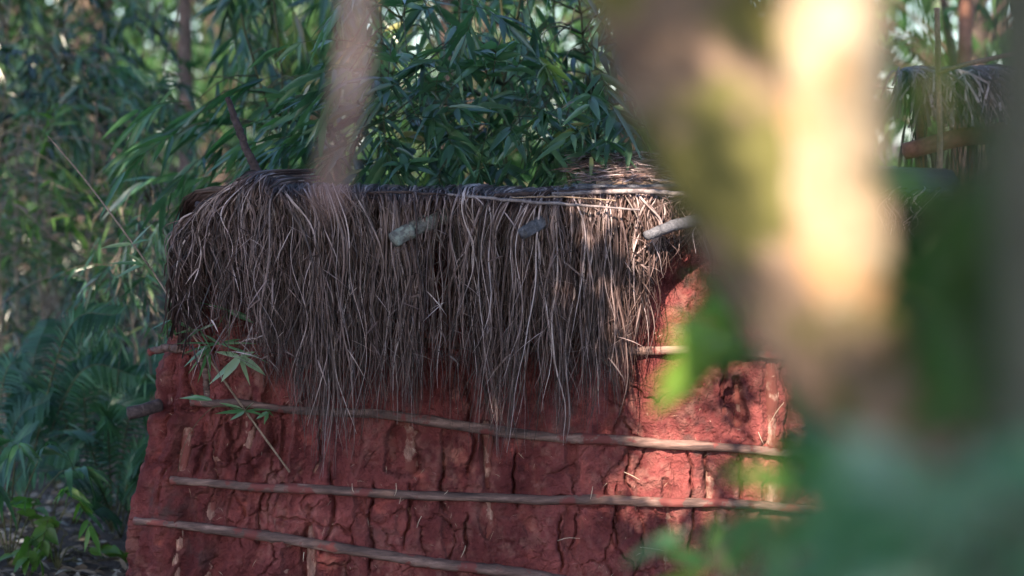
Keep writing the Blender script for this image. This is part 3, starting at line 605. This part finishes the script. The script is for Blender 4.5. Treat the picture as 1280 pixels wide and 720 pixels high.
g=Geo(); n=52000; P=np.stack([rng.uniform(-9,9,n),rng.uniform(3.2,27,n),rng.random(n)**1.3],1)
hh=.25+.9*fbm(P[:,0]*.6,P[:,1]*.6,3,90); P[:,2]=ground_z(P[:,0],P[:,1])+P[:,2]*hh*np.clip((P[:,1]-2.8)/1.5,0.1,1)
leaves(g,P,rng.normal(0,1,P.shape)+np.array([0,-.3,.1]),rng.uniform(.06,.16,n),rng.uniform(.015,.045,n),nst=3,A=rng.random(n)*.9)
tag(g.build('ground_cover',M['dark_leaf'],None),'dark leafy ground cover filling the forest floor behind the hut','ground cover',kind='stuff')
# ------------------------------------------------------------ far trees
FT='trees in the blurred forest background'
def tree(label,px,Y,r,h,crown_c,crown_r,nleaf,mat='far_leaf',bark='far_bark',lL=.16,lW=.05,lean=0,name='forest_tree'):
    a=at(px,500,Y); a[2]=float(ground_z(a[0],a[1]))-.05
    t=thing(name,label,'tree',tuple(a),FT); g=Geo(); top=a+np.array([lean,0,h])
    C=tube(g,[a,a+np.array([lean*.3,.1,h*.4]),top],[r*1.3,r,r*.4],n=40,k=12,bump=.15,wob=r*.05)
    g.build('trunk',M[bark],t); g=Geo(); gl=Geo()
    cc=a+np.array(crown_c); k=max(10,nleaf//90)
    cen=cc+rng.normal(0,1,(k,3))*np.array(crown_r)*.55
    for q in range(k):
        b=C[int(np.clip((cen[q,2]-a[2])/h*36,6,36))]; tube(g,[b,(b+cen[q])/2+np.array([0,0,.1]),cen[q]],[r*.25,.006],n=8,k=5)
    g.build('limbs',M[bark],t)
    P=np.repeat(cen,nleaf//k,0)+rng.normal(0,1,((nleaf//k)*k,3))*np.array(crown_r)*.17
    leaves(gl,P,rng.normal(0,1,P.shape)+np.array([0,-.2,-.5]),rng.uniform(.6,1.2,len(P))*lL,lW,nst=3,droop=.2); gl.build('crown',M[mat],t)
tree('slim grey tree trunk at the top left beyond the bamboo sprays',232,6.5,.045,5,(.0,0,4.2),(1.2,1,1),2600,mat='dark_leaf')
tree('dim tree whose low crown fills the far left of the background',-10,8,.09,6,(0,0,2.2),(1.3,1,1.9),5200,mat='dark_leaf')
tree('far tree with bright sunlit leaves seen in the gap at the top left',270,15,.12,8,(.2,.5,2.6),(1.2,1.4,1.8),2200)
tree('far sunlit tree behind the pink vine',400,17,.12,8,(0,.5,2.8),(1.8,1.4,2.2),3600)
tree('far sunlit tree behind the dense middle bamboo',600,16,.12,8,(0,.5,2.6),(2.0,1.4,2.2),4200)
tree('dark tree standing behind the dense middle bamboo',560,7,.05,6,(0,0,1.5),(1.0,.8,1.4),1500)
tree('dark tree behind the right end of the thatch',790,6.5,.07,6,(0,0,1.4),(1.0,.8,1.4),1700)
tree('far tree with a green crown behind the forked trunk',1000,15,.15,8,(0,0,2.6),(2.2,1.4,2.4),3600)
tree('reddish crooked trunk in the small gap at the top right',1187,6.0,.045,5,(0,.5,4),(1.0,1,1),1500,bark='red_bark',lean=.25)
tree('slim dark leaning trunk right of the reddish trunk in the top right gap',1235,7.0,.03,5,(0,.5,4),(1.0,1,1),1500,lean=-.7)
tree('far tree with blue-green leaves behind the gap at the top right',1215,13,.12,8,(0,0,2.4),(1.5,1.2,2.0),3200)
tree('far tree beyond the left edge of the forest view',120,14,.14,9,(-.2,0,2.4),(1.4,1.2,2.2),4200)
g=Geo(); n=26000; th=rng.uniform(-1.15,1.15,n); rad=rng.uniform(24,42,n)
P=np.stack([np.sin(th)*rad,CAM[1]+np.cos(th)*rad,rng.uniform(0,1,n)**.8*7],1); P[:,2]+=ground_z(P[:,0],P[:,1])
leaves(g,P,rng.normal(0,1,P.shape)+np.array([0,0,-.5]),rng.uniform(.3,.6,n),rng.uniform(.15,.3,n),nst=3)
tag(g.build('distant_woods',M['far_leaf'],None),'far-off mass of sunlit forest foliage closing the view','woods',kind='stuff')
# ------------------------------------------------------------ second thatched shelter, far right
sh=thing('thatched_shelter','second shelter with tufted grey thatch seen through the gap at the top right','shelter',tuple(at(1240,600,.9)*[1,1,0]))
g=Geo(); n=1500; NS=7; px=rng.uniform(1130,1420,n); x0=np.array([at(p,95,.8)[0] for p in px]); t=np.linspace(0,1,NS)[None]
zt=at(1200,90,.8)[2]+rng.uniform(-.06,.02,n); L=rng.uniform(.06,.16,n)
C=np.stack([x0[:,None]+rng.normal(.03,.04,n)[:,None]*t*2+np.cumsum(rng.normal(0,.002,(n,NS)),1),.9-.22*np.sin(t*1.6)+rng.uniform(0,.1,n)[:,None],zt[:,None]+.02*np.sin(t*3)-L[:,None]*t**1.6],-1)
W=rng.uniform(.002,.005,n)[:,None,None]*np.ones((n,NS,1)); T=nrm(np.gradient(C,axis=1)); Sd=nrm(np.cross(T,[0,-1.,.2])); Nn=np.cross(T,Sd)
V=np.stack([C-Sd*W+Nn*W*.4,C,C+Sd*W+Nn*W*.4],2).reshape(-1,3); b=np.arange(n)[:,None,None]*(NS*3); i=np.arange(NS-1)[None,:,None]*3; j=np.arange(2)[None,None]; q=b+i+j
g.add(V,np.stack([q,q+1,q+4,q+3],-1).reshape(-1,4),np.repeat(np.clip(rng.normal(.6,.25,n),0,1),NS*3)); g.build('thatch',M['thatch'],sh)
def shelter_pole(name,pp,r,m):
    g=Geo(); tube(g,[at(*p) for p in pp],r,n=30,k=10,bump=.12,wob=.001); return g.build(name,M[m],sh)
shelter_pole('eave_log',[(1130,190,.75),(1200,172,.75),(1300,160,.75),(1420,150,.8)],[.03,.035,.034],'red_bark')
shelter_pole('purlin',[(1130,112,.95),(1250,104,.95),(1420,98,.95)],[.02,.02],'dead')
for a in (1150,1215,1330): 
    b=at(a,600,1.0); b[2]=0
    g=Geo(); tube(g,[b,at(a,300,1.0),at(a+4,110,.98)],[.026,.022,.02],n=24,k=10,bump=.15); g.build('post',M['red_bark'],sh)
g=Geo(); n=700; P=np.array([at(p,y,.85+d) for p,y,d in zip(rng.uniform(1130,1400,n),rng.uniform(135,300,n),rng.uniform(0,.2,n))])
leaves(g,P,np.stack([rng.normal(0,.15,n),rng.normal(0,.1,n),-np.ones(n)],1),rng.uniform(.08,.2,n),rng.uniform(.004,.012,n),nst=3,A=np.clip(rng.normal(.3,.2,n),0,1)); g.build('hanging_bark',M['thatch'],sh)
bp=thing('bamboo_pole','thin pale upright bamboo pole with a slanting cross stick in the top right gap','pole',tuple(at(1173,100,.6)))
g=Geo(); b=at(1173,600,.6); b[2]=0; tube(g,[b,at(1175,250,.6),at(1173,92,.6),at(1171,10,.6)],[.011,.010,.009],n=40,k=8,nodes=10); g.build('upright',M['pale_cane'],bp)
g=Geo(); tube(g,[at(1172,91,.58),at(1210,80,.57),at(1300,60,.55)],[.007,.008,.008],n=20,k=8); g.build('cross_stick',M['pale_cane'],bp)
# ------------------------------------------------------------ foreground, close to the lens
YF=-5.6
ft=thing('forked_tree','very close out-of-focus forked tree trunk with sunlit right stem and mossy left limb','tree',tuple(at(1150,700,YF)*[1,1,0]))
g=Geo(); tube(g,[(at(1330,700,YF+.0)*[1,1,0]),at(1330,860,YF),at(1215,630,YF),at(1120,505,YF),at(1035,390,YF),at(960,240,YF),at(880,90,YF),at(830,-60,YF),at(790,-300,YF),at(700,-900,YF)],
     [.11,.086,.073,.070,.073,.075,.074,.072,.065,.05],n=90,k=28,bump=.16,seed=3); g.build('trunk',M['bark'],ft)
g=Geo(); tube(g,[at(1080,500,YF+.02),at(1052,420,YF-.01),at(1038,300,YF-.03),at(1036,150,YF-.03),at(1036,0,YF-.02),at(1040,-200,YF),at(1080,-900,YF)],[.044,.053,.054,.052,.051,.049,.04],n=60,k=24,bump=.12,seed=9); g.build('limb',M['sunlit_bark'],ft)
g=Geo(); tube(g,[at(1130,330,YF+.08),at(1190,255,YF+.1),at(1250,205,YF+.12),at(1400,120,YF+.15)],[.021,.018,.016,.010],n=24,k=10,bump=.15); g.build('branch',M['bark_shade'],ft)
g=Geo(); b=at(1330,600,-6.3)*[1,1,0]; tube(g,[b,at(1318,700,-6.3),at(1300,200,-6.3),at(1294,-700,-6.3)],[.036,.03,.028],n=50,k=16,bump=.1,seed=4)
tag(g.build('sapling_trunk',M['bark_shade'],None,origin=tuple(b)),'dark out-of-focus sapling trunk along the right edge of the photo','tree')
# thin vine in front (blurs to a pink veil)
g=Geo(); P=[at(462,-900,-5.8),at(448,-60,-5.8),at(444,60,-5.8),at(432,150,-5.8),at(414,225,-5.8),at(411,258,-5.8)]
tube(g,P,[.0078,.008,.008,.008,.008],n=60,k=10,bump=.15); tag(g.build('hanging_vine',M['vine'],None,origin=tuple(P[0])),'blurred pinkish vine hanging close to the lens left of the bamboo','vine')
# leafy foreground plants
def fore(label,stempts,items,mat,lL,lW,name='foreground_shrub',r=.003,group='blurred leafy plants close to the lens'):
    P=[at(*p) for p in stempts]; P[0]=P[0].copy(); P[0][2]=0
    t=thing(name,label,'shrub',tuple(P[0]),group); gs=Geo(); gl=Geo(); C=tube(gs,P,[r*1.4,r],n=40,k=8)
    for (px,py,Y,dx,dz,sc,A) in items:
        b=at(px,py,Y); k=np.argmin(np.linalg.norm(C-b,axis=1)); tube(gs,[C[k],(C[k]+b)/2+np.array([0,0,.01]),b],[.0015,.001],n=6,k=4)
        leaves(gl,[b],[(dx,rng.uniform(-.2,.2),dz)],lL*sc,lW*sc,droop=.15,fold=.2,roll=np.array([rng.choice([-1,1])*rng.normal(1.1,.3)]),A=np.array([A]))
    gs.build('stem',M['twig'],t); gl.build('foliage',M[mat],t)
def rot(px,py,Y,ang,sc=1,A=.6): return (px,py,Y,math.cos(R(ang)),math.sin(R(ang)),sc,A)
fore('blurred bright green sprig in front of the sunlit part of the mud wall',[(990,900,-4.9),(985,640,-4.9),(965,520,-4.9),(935,440,-4.9),(905,370,-4.9)],
    [rot(925,415,-4.9,205,1.2,1),rot(885,470,-4.9,205,.8,.8),rot(955,395,-4.9,165,1,.7),rot(940,370,-4.9,150,.8,.6),rot(900,440,-4.9,215,1,1),rot(880,430,-4.9,230,.9,1),rot(930,410,-4.9,190,.9,.9),rot(925,430,-4.9,150,1,1),rot(920,425,-4.9,170,.9,.9),rot(930,400,-4.9,120,.9,.6),rot(945,440,-4.9,200,1.1,1),rot(900,450,-4.9,215,.9,1),rot(950,440,-4.9,185,1,.2),
     rot(980,480,-4.9,-60,1.1,.0),rot(905,375,-4.9,140,.7,.6),rot(905,370,-4.9,60,.6,.5),rot(900,420,-4.9,230,.8,.9)],'fore_leaf',.098,.034)
it=[]
for q in range(80):
    a=random.random(); px=1060+a*330+random.gauss(0,25); py=random.uniform(575+(1-a)*50,775); it.append(rot(px,py,random.uniform(-6.4,-5.7),random.uniform(100,260),random.uniform(.8,1.4),random.random()*.85))
fore('mass of blurred blue-green leaves in the bottom right corner',[(1250,1000,-6.2),(1240,720,-6.2),(1200,600,-6.2),(1160,520,-6.2)],it,'fore_pale',.07,.026)
it=[]
for q in range(170):
    px=random.uniform(1128,1300); py=random.uniform(180,500); 
    if (px>1150 and px<1268 and (py<240 or (py<320 and random.random()<.7))) or px<1165 or (px<1185+(py-350)*.3 and py>330): continue
    it.append(rot(px,py,random.uniform(-6.2,-5.6),random.uniform(0,360),random.uniform(.7,1.2),random.random()*.4))
for q in range(5): it.append(rot(random.uniform(1140,1160),random.uniform(-20,200),random.uniform(-5.9,-5.4),random.uniform(220,300),1,random.random()*.5))
fore('dim blurred green leaves to the right of the forked trunk',[(1330,1000,-5.8),(1290,600,-5.8),(1240,400,-5.8),(1180,200,-5.8),(1150,-60,-5.8)],it,'yellow_leaf',.09,.04)
fore('blurred sprig with teal leaves along the bottom of the photo',[(900,1000,-4.6),(905,760,-4.6),(890,715,-4.6)],
    [rot(855,666,-4.6,203,.9,.3),rot(890,715,-4.6,150,1,.4),rot(905,720,-4.6,60,.9,.5),rot(895,700,-4.6,95,.8,.9),rot(925,735,-4.6,70,1,.3),rot(880,720,-4.6,190,.9,.9)],'fore_leaf',.10,.024)
fore('blurred drooping leaves in front of the right end of the mud wall',[(1050,1000,-5.4),(1060,640,-5.4),(1040,470,-5.4)],
    [rot(1040,450,-5.4,250,1.3,.0),rot(1000,455,-5.4,-70,1.2,.05),rot(1060,600,-5.4,150,1.2,.7),rot(1080,590,-5.4,180,1.3,.5),rot(1050,640,-5.4,200,1.2,.4),rot(1000,610,-5.4,160,1,.9),rot(980,640,-5.4,200,1.2,.3),
     rot(1010,690,-5.4,230,1.1,.3),rot(960,660,-5.4,-80,1.2,.2),rot(1060,560,-5.4,120,1,.5),rot(1110,570,-5.4,150,1.3,.6),rot(1100,640,-5.4,190,1.3,.4)],'fore_leaf',.085,.03)
# ------------------------------------------------------------ added canopy over and behind the camera: unseen trees that shade the scene
WIN=[]  # gaps shaped in the added canopy so sun lands on chosen spots
def win(pts,mu=.0,mv=.0):
    P=np.array(pts); u=P@UU; v=P@VV; WIN.append((u.min()-mu,u.max()+mu,v.min()-mv,v.max()+mv))
win([at(796,285,-.15),at(872,610,0)],.012,.03)
win([at(952,440,0),at(975,650,0)],-.018,.0)
win([at(1022,440,0),at(1042,640,0)],-.018,.0)
win([at(980,10,YF),at(1108,395,YF)],-.010,.0)
win([at(790,340,-4.9),at(950,490,-4.9)],.0,.0)
win([at(410,-60,-5.6),at(465,230,-5.6)],.0,.0)
win([at(775,200,.1),at(850,225,.1)],.0,.0)
for q in range(9): c=at(random.uniform(-20,300),random.uniform(0,470),random.uniform(1.6,6)); WIN.append((c@UU-.0,c@UU+.02,c@VV-.0,c@VV+random.uniform(.0,.06)))
for q in range(6): c=at(random.uniform(450,760),random.uniform(0,150),random.uniform(.8,3)); WIN.append((c@UU,c@UU+.01,c@VV,c@VV+.02))
ctr=[('unseen shade tree added left of the camera',(-3.0,-6.0)),('unseen shade tree added right of the camera',(3.2,-7.0)),('unseen shade tree added behind the camera',(-.6,-13.5)),
     ('unseen shade tree added right of the hut, its crown over the thatch',(3.4,-1.2)),('unseen shade tree added left of the hut, its crown over the thatch',(-4.2,-1.0))]
n=52000; n2=42000
P=np.vstack([np.stack([rng.uniform(-4.6,4.2,n),rng.uniform(-15,1.0,n),rng.uniform(4.6,7.4,n)],1),
   np.stack([rng.uniform(-1.9,1.5,n2),rng.uniform(-11,-1.3,n2),rng.uniform(2.6,3.3,n2)],1)])
P[:,2]+=.4*np.sin(P[:,0]*1.3)+.3*np.cos(P[:,1]*.9)
u=P@UU; v=P@VV; ok=np.ones(n+n2,bool); mg=np.where(np.arange(n+n2)<n,.12,.046)
for a in WIN: ok&=~((u>a[0]-mg)&(u<a[1]+mg)&(v>a[2]-mg)&(v<a[3]+mg))
P=P[ok]; XY=np.array([c[1] for c in ctr]); idx=np.argmin(((P[:,None,:2]-XY[None])**2).sum(-1),1)
for k,(lab,(x,y)) in enumerate(ctr):
    z0=float(ground_z(x,y)); t=thing('shade_canopy_tree',lab,'tree',(x,y,z0),'unseen shade trees added around the camera'); g=Geo()
    C=tube(g,[(x,y,z0-.05),(x+.1,y,2.5),(x*.9,y,6.8)],[.16,.12,.06],n=40,k=14,bump=.15,seed=k); g.build('trunk',M['far_bark'],t)
    Q=P[idx==k]; g=Geo(); 
    for q in Q[::max(1,len(Q)//26)]: 
        tube(g,[C[26],(C[26]+q)/2+np.array([0,0,.3]),q],[.018,.006],n=8,k=5) if abs(q[1]-y)<5 and q[2]>4 else None
    g.build('limbs',M['far_bark'],t); g=Geo()
    lo=np.where(Q[:,2]<3.9,.40,1.15); leaves(g,Q,rng.normal(0,1,Q.shape)*[1,1,.5],rng.uniform(.14,.24,len(Q))*lo,rng.uniform(.07,.12,len(Q))*lo,nst=3); g.build('crown',M['dark_leaf'],t)
scene.render.engine='CYCLES'
